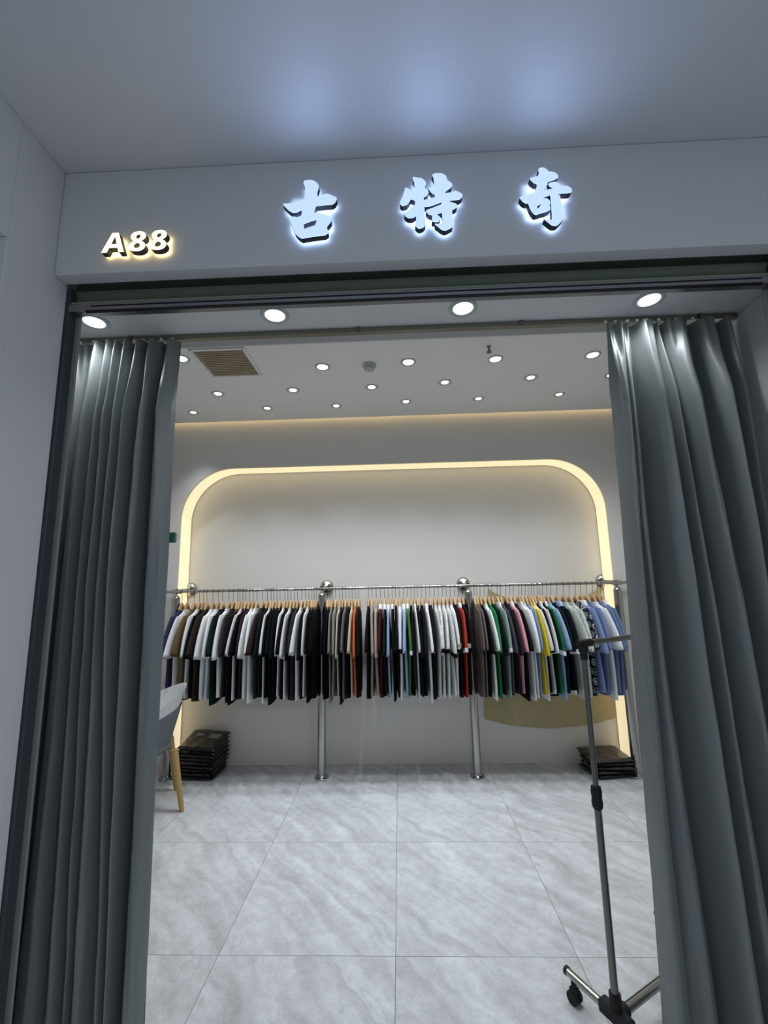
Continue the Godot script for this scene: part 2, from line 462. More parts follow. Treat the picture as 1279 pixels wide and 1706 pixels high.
func back_wall() -> void:
	var hole := arch(0.0)
	var outline := PackedVector2Array([Vector2(-2.35, 0), Vector2(-2.35, 3.55), Vector2(2.35, 3.55), Vector2(2.35, 0)])
	for k in range(hole.size() - 1, -1, -1): outline.append(hole[k])
	var b := MB.new()
	b.prism(outline, -4.40, WALL_Z)
	var w := structure("wall_back", b.mesh(), M.shop_wall)
	var n := MB.new()
	n.prism(arch(0.001), NICHE_Z - 0.014, NICHE_Z)
	part("niche_panel", n.mesh(), M.shop_wall, w)
	part("niche_backing", box_mesh(Vector3(-2.4, 0, -4.5), Vector3(2.4, 3.55, -4.40)), M.shop_wall, w)
	# glowing band in place of the niche return lit by a hidden LED
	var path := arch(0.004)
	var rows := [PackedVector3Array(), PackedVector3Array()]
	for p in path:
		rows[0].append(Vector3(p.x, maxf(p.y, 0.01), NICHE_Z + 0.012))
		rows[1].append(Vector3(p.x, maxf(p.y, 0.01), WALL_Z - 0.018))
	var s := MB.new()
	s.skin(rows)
	var t := thing("led_strip_glow", "warm glowing band put in for the lit return of the arched niche", "light")
	part("lit_return_glow", s.mesh(false), M.led, t)
	var warm := "ffe0a8"
	for k in path.size() - 1:
		var a := path[k]
		var c := path[k + 1]
		var len := a.distance_to(c)
		if len < 0.08: # curved corners: one light for every fourth piece
			if k % 4 != 2: continue
			len = 0.18
		var mid := (a + c) / 2
		var d := (c - a).normalized()
		var inward := Vector3(d.y, -d.x, 0)
		area(t, Vector3(mid.x, mid.y, (NICHE_Z + WALL_Z) / 2) + inward * 0.004, inward, Vector2(0.14, len), warm, 0.010 * len, Vector3(d.x, d.y, 0))
	# LED strip along the slot between ceiling and wall
	var cv := MB.new()
	cv.tube(PackedVector3Array([Vector3(-2.3, SHOP_Y + 0.06, -3.985), Vector3(2.3, SHOP_Y + 0.06, -3.985)]), 0.004, 6)
	var u := thing("led_strip_glow", "warm LED strip in the slot between shop ceiling and back wall", "light")
	part("strip", cv.mesh(), M.led, u)
	area(u, Vector3(0, SHOP_Y + 0.06, -3.993), Vector3(0, -0.5, -1), Vector2(4.6, 0.008), warm, 0.16)

# ---------------------------------------------------------------- ceiling fittings
func downlight(at: Vector3, r: float, kind: String, label: String, group: String, energy: float) -> void:
	var t := thing("downlight", label, "light", at, 0, group)
	var ring := MB.new()
	ring.lathe(Vector3.ZERO, PackedVector2Array([Vector2(r, 0.0), Vector2(r, -0.003), Vector2(r * 0.94, -0.006), Vector2(r * 0.76, -0.006), Vector2(r * 0.69, -0.003), Vector2(r * 0.67, 0.002)]), 32)
	part("trim_ring", ring.mesh(false), M.trim, t)
	var low := -0.004
	var lens := MB.new()
	if kind == "panel":
		lens.lathe(Vector3.ZERO, PackedVector2Array([Vector2(0, -0.0045), Vector2(r * 0.4, -0.0044), Vector2(r * 0.68, -0.0035), Vector2(r * 0.68, 0.001)]), 32)
	else:
		var cup := MB.new()
		cup.lathe(Vector3.ZERO, PackedVector2Array([Vector2(r * 0.76, -0.004), Vector2(r * 0.62, -0.001), Vector2(r * 0.6, 0.0015)]), 28)
		part("reflector", cup.mesh(false), M.reflector, t)
		lens.lathe(Vector3.ZERO, PackedVector2Array([Vector2(0, -0.006), Vector2(r * 0.3, -0.005), Vector2(r * 0.52, -0.002), Vector2(r * 0.54, 0.001)]), 28)
		low = -0.008
	part("lamp_lens", lens.mesh(false), M.lens, t)
	var s := SpotLight3D.new()
	s.name = "spot_light"
	s.spot_range = 12.0
	s.spot_angle = 72.0 if kind == "panel" else (52.0 if r > 0.052 else 38.0)
	s.spot_angle_attenuation = 1.0
	s.light_size = r * 0.5
	lamp(s, t, "f4f9ff", energy)
	s.position = Vector3(0, low - 0.01, 0)
	s.rotation.x = -PI / 2

func ceiling_fittings() -> void:
	for p in [[-1.2357, -1.5906], [-0.4808, -1.5958], [0.2876, -1.5989], [1.0262, -1.5937]]:
		downlight(Vector3(p[0], SOFFIT_Y, p[1]), 0.058, "panel", "round flat downlight in the soffit in front of the curtain track", "soffit downlights over the curtains", 0.2)
	for p in [[-1.5051, -2.7873], [-0.5315, -2.9812], [0.1097, -2.9571], [0.7483, -2.9604], [1.4484, -2.9517]]:
		downlight(Vector3(p[0], SHOP_Y, p[1]), 0.058, "panel", "flat round downlight in the shop ceiling level with the air vent", "flat downlights beside the vent", 0.62)
	for p in [[-1.4887, -3.3734], [-0.8452, -3.3554], [-0.1859, -3.3512], [0.4161, -3.3108], [1.1014, -3.2796], [1.7429, -3.2878]]:
		downlight(Vector3(p[0], SHOP_Y, p[1]), 0.056, "spot", "recessed spot downlight in the middle row of the shop ceiling", "middle row of spot downlights", 0.84)
	for p in [[-1.8784, -3.7455], [-1.1707, -3.7068], [-0.5329, -3.7057], [0.103, -3.6653], [0.7514, -3.6541], [1.4506, -3.6232]]:
		downlight(Vector3(p[0], SHOP_Y, p[1]), 0.05, "spot", "small recessed spot downlight in the row along the back wall", "back row of spot downlights", 0.73)
	# air vent
	var v := thing("air_vent", "square brown-slatted air vent in the white shop ceiling", "vent", Vector3(-1.208, SHOP_Y, -2.871))
	var f := MB.new()
	for s: float in [-1.0, 1.0]:
		f.box(Vector3(s * 0.185, -0.005, 0), Vector3(0.022, 0.012, 0.405), 0.002)
		f.box(Vector3(0, -0.005, s * 0.192), Vector3(0.37, 0.012, 0.022), 0.002)
	part("vent_frame", f.mesh(), M.white, v)
	var duct := MB.new()
	for q: float in [-1.0, 1.0]:
		duct.box(Vector3(q * 0.186, 0.09, 0), Vector3(0.008, 0.18, 0.392), 0.001)
		duct.box(Vector3(0, 0.09, q * 0.194), Vector3(0.38, 0.18, 0.008), 0.001)
	duct.box(Vector3(0, 0.182, 0), Vector3(0.38, 0.006, 0.396), 0.001)
	part("duct_box", duct.mesh(), matte("8d8a84", 0.6), v)
	var slat := MB.new()
	slat.prism(PackedVector2Array([Vector2(-0.0052, -0.0040), Vector2(0.0038, -0.0085), Vector2(0.0052, -0.0075), Vector2(-0.0038, -0.0030)]), -0.176, 0.176)
	var sm := slat.mesh()
	var slat_mat := matte("b3a283", 0.6)
	for i in 15:
		var o := part("slat", sm, slat_mat, v)
		o.position = Vector3(0, 0, -0.172 + i * 0.0246)
		o.rotation.y = PI / 2
	# smoke detector, sprinkler
	var d := thing("smoke_detector", "round white smoke detector on the shop ceiling", "detector", Vector3(-0.18, SHOP_Y, -2.98))
	var b := MB.new()
	b.lathe(Vector3.ZERO, PackedVector2Array([Vector2(0.052, 0), Vector2(0.052, -0.012), Vector2(0.046, -0.016), Vector2(0.036, -0.017)]), 28)
	part("base", b.mesh(false), M.trim, d)
	var h := MB.new()
	h.lathe(Vector3.ZERO, PackedVector2Array([Vector2(0.038, -0.015), Vector2(0.04, -0.022), Vector2(0.036, -0.038), Vector2(0.025, -0.042), Vector2(0, -0.043)]), 28)
	part("sensor_head", h.mesh(false), M.trim, d)
	var sp := thing("sprinkler", "small metal fire sprinkler hanging from the shop ceiling", "sprinkler", Vector3(0.664, SHOP_Y, -2.783))
	var st := MB.new()
	st.lathe(Vector3.ZERO, PackedVector2Array([Vector2(0.016, 0), Vector2(0.015, -0.003), Vector2(0.006, -0.004), Vector2(0.006, -0.022), Vector2(0.009, -0.024), Vector2(0.009, -0.03), Vector2(0, -0.031)]), 16)
	part("stem", st.mesh(false), M.steel, sp)
	var de := MB.new()
	de.lathe(Vector3.ZERO, PackedVector2Array([Vector2(0, -0.044), Vector2(0.017, -0.044), Vector2(0.017, -0.047), Vector2(0, -0.047)]), 16)
	de.tube(PackedVector3Array([Vector3(0.008, -0.028, 0), Vector3(0.011, -0.037, 0), Vector3(0.004, -0.045, 0)]), 0.002, 6)
	de.tube(PackedVector3Array([Vector3(-0.008, -0.028, 0), Vector3(-0.011, -0.037, 0), Vector3(-0.004, -0.045, 0)]), 0.002, 6)
	part("deflector", de.mesh(false), M.steel, sp)

# ---------------------------------------------------------------- shutter and its guides
func shutter() -> void:
	var green := matte("5f6a5d", 0.5)
	var pale := matte("8b9483", 0.45)
	var alu := metal("9c9c9e", 0.32)
	var t := thing("roller_shutter", "rolled-up green-grey roller shutter with metal bottom bar under the sign wall", "shutter")
	for k in 2:
		var y0 := 2.737 + k * 0.055
		var rows := []
		for i in 9:
			var a := float(i) / 8.0
			var z := -1.462 - sin(a * PI) * 0.012
			rows.append(PackedVector3Array([Vector3(-1.225, y0 + a * 0.053, z), Vector3(1.395, y0 + a * 0.053, z)]))
		var b := MB.new()
		b.skin(rows)
		b.box(Vector3(0.085, y0 + 0.027, -1.482), Vector3(2.62, 0.052, 0.006), 0.001)
		part("slat", b.mesh(false), green, t)
	part("lip", box_mesh(Vector3(-1.225, 2.724, -1.478), Vector3(1.395, 2.738, -1.447), 0.004), pale, t)
	part("bottom_bar", box_mesh(Vector3(-1.225, 2.693, -1.48), Vector3(1.395, 2.724, -1.441), 0.003), alu, t)
	part("gasket", box_mesh(Vector3(-1.14, 2.709, -1.45), Vector3(1.335, 2.714, -1.438), 0.0015), M.rubber, t)
	part("gasket", box_mesh(Vector3(-1.16, 2.689, -1.452), Vector3(1.335, 2.695, -1.438), 0.0015), M.rubber, t)
	for s in [[-1.235, -1.222, "steel guide channel of the shutter beside the white corridor wall"], [1.387, 1.40, "steel guide channel of the shutter beside the pier"]]:
		var g := thing("shutter_guide", s[2], "guide rail", Vector3(s[0], 0, 0))
		var w: float = s[1] - s[0]
		part("channel_web", box_mesh(Vector3(-0.02 if s[0] < 0 else 0.0, 0.002, -1.478), Vector3(w if s[0] < 0 else w + 0.02, 2.79, -1.440), 0.002), M.dark_steel, g)
		part("channel_lip", box_mesh(Vector3(-0.02, 0.002, -1.49), Vector3(w + 0.016, 2.70, -1.480), 0.002), matte("868a88", 0.5), g)
	# the ragged end of the plaster beside the guide
	# curtain track under the soffit
	var c := thing("curtain_track", "brushed metal curtain track screwed under the soffit", "track", Vector3(0, SOFFIT_Y, TRACK_Z))
	part("track_profile", box_mesh(Vector3(-1.49, -0.024, -0.012), Vector3(1.455, 0, 0.012), 0.003), metal("8d8a7c", 0.3), c)
	for x in [-1.15, -0.15, 0.55, 1.3]:
		part("track_clip", box_mesh(Vector3(x - 0.008, -0.018, 0.011), Vector3(x + 0.008, -0.0005, 0.02), 0.002), M.steel, c)

# ---------------------------------------------------------------- sign letters
func outline_of(a: PackedFloat32Array) -> PackedVector2Array:
	var p := PackedVector2Array()
	var eye := Vector2(EYE.x, EYE.y)
	for k in range(0, a.size(), 2): p.append(eye + (Vector2(a[k], a[k + 1]) - eye) * (1.338 / 1.325)) # traced on a plane 13 mm nearer
	return p

# a polygon with its hole joined by a bridge, so that it can be cut into triangles
func bridged(o: PackedVector2Array, h: PackedVector2Array) -> PackedVector2Array:
	if h.size() == 0: return o
	if Geometry2D.is_polygon_clockwise(o) == Geometry2D.is_polygon_clockwise(h): h.reverse()
	var bi := 0
	var bj := 0
	var best := 1e9
	for i in o.size():
		for j in h.size():
			if o[i].distance_to(h[j]) < best:
				best = o[i].distance_to(h[j])
				bi = i
				bj = j
	var out := PackedVector2Array()
	for i in bi + 1: out.append(o[i])
	for j in h.size() + 1: out.append(h[(bj + j) % h.size()])
	for i in range(bi, o.size()): out.append(o[i])
	return out

func sign_letters() -> void:
	var cool_face := glow("bcd4ff", 0.92)
	var cool_back := glow("c3daff", 2.4)
	var warm_face := glow("fff3e0", 1.05)
	var warm_back := glow("ffe6a8", 2.4)
	var body := matte("15181c", 0.5)
	var data := [[GLYPH_GU, GLYPH_GU_HOLE, "cool white glowing sign character shaped like a cross over a box"], [GLYPH_TE, GLYPH_TE_HOLE, "cool white glowing sign character of many strokes between two simpler ones"], [GLYPH_QI, GLYPH_QI_HOLE, "cool white glowing sign character with a hooked vertical stroke"]]
	for d in data:
		var o := outline_of(d[0])
		var h := outline_of(d[1])
		var mid := Vector2.ZERO
		for p in o: mid += p
		mid /= o.size()
		for k in o.size(): o[k] -= mid
		for k in h.size(): h[k] -= mid
		var t := thing("sign_character", d[2], "sign", Vector3(mid.x, mid.y, -1.338))
		var full := bridged(o, h)
		var f := MB.new()
		f.prism(full, -0.003, 0.0, true, false, false)
		part("face_glow", f.mesh(false), cool_face, t)
		var s := MB.new()
		s.prism(o, -0.022, -0.0005, false, false, true)
		part("side_return", s.mesh(false), body, t)
		if h.size():
			var hs := MB.new()
			hs.prism(h, -0.022, -0.0005, false, false, true)
			part("inner_return", hs.mesh(false), body, t)
		var bk := MB.new()
		bk.prism(full, -0.023, -0.021, false, true, false)
		part("back_glow", bk.mesh(false), cool_back, t)
		area(t, Vector3(0, 0, -0.0245), Vector3.FORWARD, Vector2(0.15, 0.15), "b9d3ff", 0.010)
		area(t, Vector3(0, 0, 0.003), Vector3.BACK, Vector2(0.12, 0.12), "a9c8ff", 0.045)
	var font := SystemFont.new()
	font.font_names = PackedStringArray(["Droid Sans"])
	font.font_weight = 700
	var xs := [-0.995, -0.908, -0.8315]
	var which := ["warm white glowing capital letter A on the sign wall", "warm white glowing figure 8 next to the letter A", "warm white glowing figure 8 at the end of A88"]
	for k in 3:
		var t := thing("sign_letter", which[k], "sign", Vector3(xs[k], 2.885 + k * 0.0015, -1.339))
		var meshes := []
		for dz in [0.002, 0.021, 0.002]:
			var tm := TextMesh.new()
			tm.text = "A88"[k]
			tm.font = font
			tm.font_size = 96
			tm.pixel_size = 0.0780 / 96.0 * 1.4
			tm.depth = dz
			tm.curve_step = 1.0
			meshes.append(tm)
		var lean := Transform3D(Basis(Vector3(1.16, 0, 0), Vector3(0.07, 1, 0), Vector3(0, 0, 1)), Vector3.ZERO)
		var a := part("face_glow", meshes[0], warm_face, t)
		var b := part("side_return", meshes[1], body, t)
		var c := part("back_glow", meshes[2], warm_back, t)
		for o in [a, b, c]: o.transform = lean
		b.position.z = -0.012
		c.position.z = -0.0235
		area(t, Vector3(0, 0, -0.026), Vector3.FORWARD, Vector2(0.05, 0.06), "ffe2a0", 0.003)

# ---------------------------------------------------------------- curtains
func curtain(called_label: String, folds: Array, ys: Array, top: float, hang: Array) -> Node3D:
	var t := thing("curtain", called_label, "curtain", Vector3(0, 0, TRACK_Z))
	var cols := 0
	var per := 9
	var rows := []
	var n := folds.size()
	var wr := FastNoiseLite.new()
	wr.seed = 11
	wr.frequency = 2.2
	for r in 74:
		var v := pow(float(r) / 73.0, 1.35)
		var y := lerpf(top, 0.03, v)
		var row := PackedVector3Array()
		for i in n - 1:
			for k in per + (1 if i == n - 2 else 0):
				var u := float(k) / per
				var x0 := fold_x(folds[i], ys, y)
				var x1 := fold_x(folds[i + 1], ys, y)
				var up: bool = folds[i + 1][3] > folds[i][3]
				var e := pow(sin(u * PI / 2), 0.75) if up else 1.0 - pow(cos(u * PI / 2), 0.75)
				var x := lerpf(x0, x1, u)
				var deep := clampf((top - y) / 0.35, 0.0, 1.0)
				var z := lerpf(folds[i][3], folds[i + 1][3], e) * lerpf(0.7, 1.95, deep)
				# pleats gathered by the heading tape
				var pl := (1.0 - smoothstep(0.06, 0.30, top - y))
				z += sin((x - folds[0][0]) * TAU / 0.048 + 0.8 * sin(x * 31.0)) * 0.013 * pl
				z += wr.get_noise_2d(x * 4.0, y * 0.22) * 0.012 * deep + wr.get_noise_2d(x * 11.0 + 9.0, y * 0.8) * 0.005 + wr.get_noise_2d(x * 26.0 - 7.0, y * 0.25) * 0.006 * deep
				var yy := y
				if r == 0: yy -= 0.010 * absf(sin(x * 38.0))
				row.append(Vector3(x, yy, z + 0.01))
		rows.append(row)
	var b := MB.new()
	b.skin(rows)
	part("cloth", b.mesh(false), M.curtain, t)
	var ring := MB.new()
	ring.lathe(Vector3.ZERO, PackedVector2Array([Vector2(0.002, 0.006), Vector2(0.0055, 0.004), Vector2(0.0065, 0.0), Vector2(0.0055, -0.004), Vector2(0.002, -0.006)]), 10)
	var rm := ring.mesh(false)
	for x in hang:
		var o := part("glider", rm, M.white, t)
		o.position = Vector3(x, SOFFIT_Y - 0.026, 0.021)
	return t

func fold_x(f: Array, ys: Array, y: float) -> float:
	if y > ys[1]: return lerpf(f[1], f[0], (y - ys[1]) / (ys[0] - ys[1]))
	return lerpf(f[2], f[1], (y - ys[2]) / (ys[1] - ys[2]))

func curtains() -> void:
	M.curtain = matte("7b8180", 0.4, 0.6)
	M.curtain.backlight_enabled = false
	var f := FOLDS_B.duplicate(true)
	var fix := [[1.2679, 1.293, 1.318], [1.3205, 1.333, 1.35], [1.361, 1.366, 1.386], [1.394, 1.394, 1.41], [1.430, 1.424, 1.43], [1.448, 1.448, 1.45]]
	for k in 6:
		for j in 3: f[10 + k][j] = fix[k][j]
	curtain("grey satin curtain drawn to the side beside the white corridor wall", FOLDS_A, [2.394, 1.656, 0.357], 2.722, [-1.41, -1.37, -1.31, -1.25, -1.21, -1.17, -1.13, -1.09, -1.05, -1.01, -0.96])
	curtain("grey satin curtain drawn to the side in front of the rolling garment rack", f, [2.312, 1.61, 0.368], 2.722, [0.9, 0.94, 0.99, 1.03, 1.07, 1.12, 1.19, 1.26, 1.33, 1.4])

# ---------------------------------------------------------------- wall rack
func wall_rack() -> void:
	var t := thing("garment_rack", "polished steel garment rail on four posts along the back wall", "clothes rack")
	var rail := MB.new()
	rail.tube(PackedVector3Array([Vector3(-2.3, RAIL_Y, RAIL_Z), Vector3(2.3, RAIL_Y, RAIL_Z)]), 0.0125, 16)
	part("rail", rail.mesh(), M.chrome, t)
	var post := MB.new()
	post.lathe(Vector3.ZERO, PackedVector2Array([Vector2(0.035, 0.004), Vector2(0.035, 1.53), Vector2(0.033, 1.545), Vector2(0.027, 1.558), Vector2(0.016, 1.568), Vector2(0.006, 1.572), Vector2(0.006, 1.595), Vector2(0, 1.596)]), 24)
	var pm := post.mesh(false)
	var fl := MB.new()
	fl.lathe(Vector3.ZERO, PackedVector2Array([Vector2(0.062, 0), Vector2(0.062, 0.006), Vector2(0.056, 0.012), Vector2(0.042, 0.016), Vector2(0.036, 0.03)]), 28)
	var fm := fl.mesh(false)
	var cup := MB.new()
	cup.lathe(Vector3.ZERO, PackedVector2Array([Vector2(0.068, 0), Vector2(0.067, 0.008), Vector2(0.056, 0.024), Vector2(0.036, 0.036), Vector2(0.016, 0.041), Vector2(0.014, 0.05), Vector2(0.0135, 0.262)]), 28)
	var cm := cup.mesh(false)
	var tee := MB.new()
	tee.tube(PackedVector3Array([Vector3(-0.045, 0, 0), Vector3(-0.044, 0, 0), Vector3(0.044, 0, 0), Vector3(0.045, 0, 0)]), 0.019, 16, true, PackedFloat32Array([0.016, 0.019, 0.019, 0.016]))
	var tm := tee.mesh()
	for x in [-2.075, -0.713, 0.624, 1.962]:
		var p := part("post", pm, M.chrome, t)
		p.position = Vector3(x, 0, RAIL_Z)
		part("foot_flange", fm, M.chrome, p)
		var w := part("wall_bracket", cm, M.chrome, t)
		w.position = Vector3(x + 0.0, RAIL_Y + 0.012, NICHE_Z + 0.001)
		w.rotation.x = PI / 2
		if absf(x) > 1.5:
			var c := part("rail_joint", tm, M.chrome, t)
			c.position = Vector3(x, RAIL_Y, RAIL_Z)

# ---------------------------------------------------------------- shirts
# rail order: colour and any trimming of each shirt
var SHIRTS := "navy white olive white black umber white white ink white umber plum black white black plum white white umber ink white black black black white black white black charcoal white black white black black black black black grey grey cream black mauve black cream orange midnight midnight oatmeal oatmeal maroon:c ink:c sky:c black:c black white:b sky:ck green:cw black lace:c midnight midnight white:c black pin pin:b pin:b pin:b white:bp black red:cwp black taupe mauve black white emerald ink mint:cw slate plum pink:c black white:c white blue yellow white black white:c black emerald:cw sky ink midnight:swh pale scribble marks blue:c denim white denim denim:c"

var TONES := {
	"navy": ["3a3c5c", "dusty navy T-shirt"], "white": ["e9ecec", "white T-shirt"], "olive": ["6d5b3e", "olive brown T-shirt"], "black": ["101114", "black T-shirt"],
	"umber": ["332d29", "dark brown T-shirt"], "ink": ["12211f", "dark green-black shirt"], "plum": ["2e222b", "dark plum T-shirt"], "charcoal": ["2f3135", "charcoal T-shirt"],
	"grey": ["85837f", "mid grey T-shirt"], "cream": ["d6d0b9", "cream knit top"], "mauve": ["756a70", "mauve grey T-shirt"], "orange": ["d2693a", "orange T-shirt"],
	"midnight": ["12131f", "midnight blue shirt"], "oatmeal": ["aaa196", "oatmeal knit top"], "maroon": ["4a1b20", "maroon polo shirt"], "sky": ["93b0d6", "light blue shirt"],
	"green": ["4c7a38", "grass green polo shirt"], "lace": ["dfe2e6", "white textured knit polo"], "pin": ["e3e6e3", "white shirt with thin dark piping"], "red": ["b53a2e", "red polo shirt"],
	"taupe": ["6b635e", "taupe T-shirt"], "emerald": ["1f7a4a", "emerald green shirt"], "mint": ["9db4a8", "speckled mint green polo"], "slate": ["4b4d59", "slate grey T-shirt"],
	"pink": ["eda8b5", "pink polo shirt"], "blue": ["7b90bd", "mid blue shirt"], "yellow": ["e3c92c", "bright yellow T-shirt"], "pale": ["c9d4c8", "pale green striped shirt"],
	"scribble": ["e3e8e4", "black and white printed shirt"], "marks": ["1b2430", "navy shirt with white ring print"], "denim": ["66789f", "denim blue shirt"],
}

func ring_zx(y: float, hz: float, tx: float, cz: float, cx: float, sides: int, wave: Vector3) -> PackedVector3Array:
	var r := PackedVector3Array()
	for j in sides:
		var a := TAU * j / sides
		var c := cos(a)
		var s := sin(a)
		var z := hz * signf(c) * pow(absf(c), 0.8)
		var x := tx * signf(s) * pow(absf(s), 0.8)
		var yy := y - wave.x * 2.6 * sin(z * wave.y * 0.6 + wave.z * 2.0) - wave.x * 2.2 * (1.0 - pow(absf(c), 2.0))
		x += wave.x * sin(z * wave.y + wave.z)
		r.append(Vector3(cx + x, yy, cz + z))
	return r

func shirt_shapes(seed_: int) -> Dictionary:
	var g := RandomNumberGenerator.new()
	g.seed = seed_
	var d := {}
	var b := MB.new()
	var prof := [[-0.172, 0.066, 0.009], [-0.185, 0.078, 0.011], [-0.2, 0.115, 0.012], [-0.22, 0.165, 0.0125], [-0.245, 0.195, 0.013], [-0.3, 0.205, 0.013], [-0.4, 0.2, 0.0135], [-0.5, 0.196, 0.0138], [-0.6, 0.194, 0.014], [-0.7, 0.196, 0.0145], [-0.8, 0.198, 0.0145], [-0.88, 0.2, 0.0145], [-0.925, 0.2, 0.014]]
	var ph := g.randf() * TAU
	var drop := g.randf_range(-0.03, 0.03)
	var rows := []
	for p in prof:
		var low := clampf((-p[0] - 0.25) / 0.6, 0.0, 1.0)
		var y: float = p[0] + drop * low
		rows.append(ring_zx(y, p[1] * (1.0 + 0.05 * sin(ph + low * 3.0)), p[2], 0.006 * sin(ph * 2.0) * low, 0.007 * sin(ph + low * 2.6) * low, 24, Vector3(0.0045 * low * low, 24.0 + 8.0 * sin(ph), ph)))
	# turned-in hem
	rows.append(ring_zx(prof[12][0] + drop + 0.012, 0.19, 0.009, 0, 0.007 * sin(ph + 2.6), 24, Vector3(0.0045, 24.0 + 8.0 * sin(ph), ph)))
	b.skin(rows, true, true, true)
	d.body = b.mesh()
	var hb := MB.new()
	var hy: float = -0.925 + drop
	var hw := Vector3(0.0045, 24.0 + 8.0 * sin(ph), ph)
	var hx := 0.007 * sin(ph + 2.6)
	hb.skin([ring_zx(hy + 0.03, 0.2035, 0.0155, 0, hx, 24, hw), ring_zx(hy - 0.002, 0.2045, 0.0155, 0, hx, 24, hw)], true)
	d.hem_band = hb.mesh(false)
	for s: float in [1.0, -1.0]:
		var sl := MB.new()
		var cf := MB.new()
		var flare := g.randf_range(0.85, 1.2)
		var bend := g.randf_range(-0.012, 0.016)
		var srows := []
		var reach := 0.245 if s > 0 else 0.15
		var len := 0.335 + g.randf_range(-0.02, 0.025)
		for i in 11:
			var u := float(i) / 10.0
			var cz := s * (0.125 + (reach - 0.145) * sin(u * 1.45))
			var hz := (0.045 + 0.042 * sqrt(u)) * (lerpf(1.0, flare, u) if s > 0 else 0.8)
			var tx := 0.0065 + 0.0075 * sqrt(u)
			srows.append(ring_zx(-0.212 - u * len, hz, tx, cz, bend * u, 16, Vector3(0.003 * u, 40.0, ph + s)))
		var last: PackedVector3Array = srows[10]
		var inner := PackedVector3Array()
		var m := Vector3.ZERO
		for p in last: m += p
		m /= last.size()
		for p in last: inner.append(m + (p - m) * Vector3(0.6, 1, 0.93) + Vector3(0, 0.03, 0))
		srows.append(inner)
		sl.skin(srows, true, true, true)
		d["sleeve%d" % int(s)] = sl.mesh()
		var c0 := PackedVector3Array()
		var c1 := PackedVector3Array()
		for p in last:
			c0.append(m + (p - m) * Vector3(1.1, 1, 1.02) + Vector3(0, 0.032, 0))
			c1.append(m + (p - m) * Vector3(1.12, 1, 1.03) + Vector3(0, -0.003, 0))
		cf.skin([c0, c1], true, false, false)
		d["cuff%d" % int(s)] = cf.mesh(false)
	var co := MB.new()
	co.skin([ring_zx(-0.148, 0.058, 0.0105, 0, 0, 18, Vector3.ZERO), ring_zx(-0.152, 0.064, 0.0125, 0, 0, 18, Vector3.ZERO), ring_zx(-0.175, 0.075, 0.0135, 0, 0, 18, Vector3.ZERO), ring_zx(-0.198, 0.094, 0.0125, 0, 0, 18, Vector3.ZERO)], true)
	d.polo_collar = co.mesh(false)
	var nb := MB.new()
	nb.skin([ring_zx(-0.163, 0.063, 0.0098, 0, 0, 18, Vector3.ZERO), ring_zx(-0.178, 0.073, 0.0112, 0, 0, 18, Vector3.ZERO)], true)
	d.neckband = nb.mesh(false)
	return d

func print_picture(kind: String) -> ImageTexture:
	var s := 128
	var img := Image.create(s, s, false, Image.FORMAT_RGB8)
	var g := RandomNumberGenerator.new()
	g.seed = 21
	var n := FastNoiseLite.new()
	n.seed = 4
	n.frequency = 0.09
	for y in s:
		for x in s:
			var c := Color.WHITE
			match kind:
				"marks":
					c = Color("1b2430")
					var d := Vector2(fposmod(x + 32 * (y / 64 % 2), 64) - 32, fposmod(y, 64) - 32)
					var r := d.length()
					if (r > 17 and r < 22) or (absf(d.x + d.y * 0.6) < 2.6 and r < 13) or (absf(d.y) < 2.4 and r < 12): c = Color("dfe6e6")
				"scribble":
					c = Color("dfe5df") if absf(n.get_noise_2d(x, y)) > 0.09 else Color("1d2226")
				"mint":
					c = Color("a9bfb4") if n.get_noise_2d(x * 6.0, y * 6.0) > -0.02 else Color("748c80")
				"lace", "oatmeal", "cream":
					var b := 0.86 + 0.14 * signf(sin(x * 0.39) * sin(y * 0.39))
					c = Color(TONES[kind][0]) * (0.93 + 0.07 * b)
					if n.get_noise_2d(x * 5.0, y * 5.0) > 0.22: c = c.darkened(0.16)
				"pin", "pale":
					c = Color(TONES[kind][0])
					if x % 32 < 3: c = Color("23262b") if kind == "pin" else Color("56685f")
				"sky", "denim", "blue":
					c = Color(TONES[kind][0]).lightened(0.10 if x % 16 < 8 else 0.0)
			img.set_pixel(x, y, c)
	return ImageTexture.create_from_image(img)

func hanger_meshes() -> Array:
	var w := MB.new()
	var rows := []
	for i in 27:
		var z := (i - 13) / 13.0 * 0.185
		var a := absf(z)
		var y := -0.096 - 0.068 * smoothstep(0.012, 0.08, a) - a * 0.46
		var hh := lerpf(0.032, 0.012, clampf(a / 0.08, 0, 1))
		var tx := lerpf(0.0125, 0.004, smoothstep(0.03, 0.08, a))
		var r := PackedVector3Array()
		for j in 10:
			var t := TAU * j / 10
			r.append(Vector3(cos(t) * tx, y - hh + sin(t) * hh, z))
		rows.append(r)
	w.skin(rows, true, true, true)
	var h := MB.new()
	var pts := PackedVector3Array([Vector3(0, -0.115, 0), Vector3(0, -0.07, 0.0), Vector3(0, -0.045, 0.004)])
	for k in 11:
		var t := deg_to_rad(-45.0 + k * 23.0)
		pts.append(Vector3(0, sin(t), cos(t)) * 0.0155)
	h.tube(pts, 0.0021, 6)
	return [w.mesh(), h.mesh()]

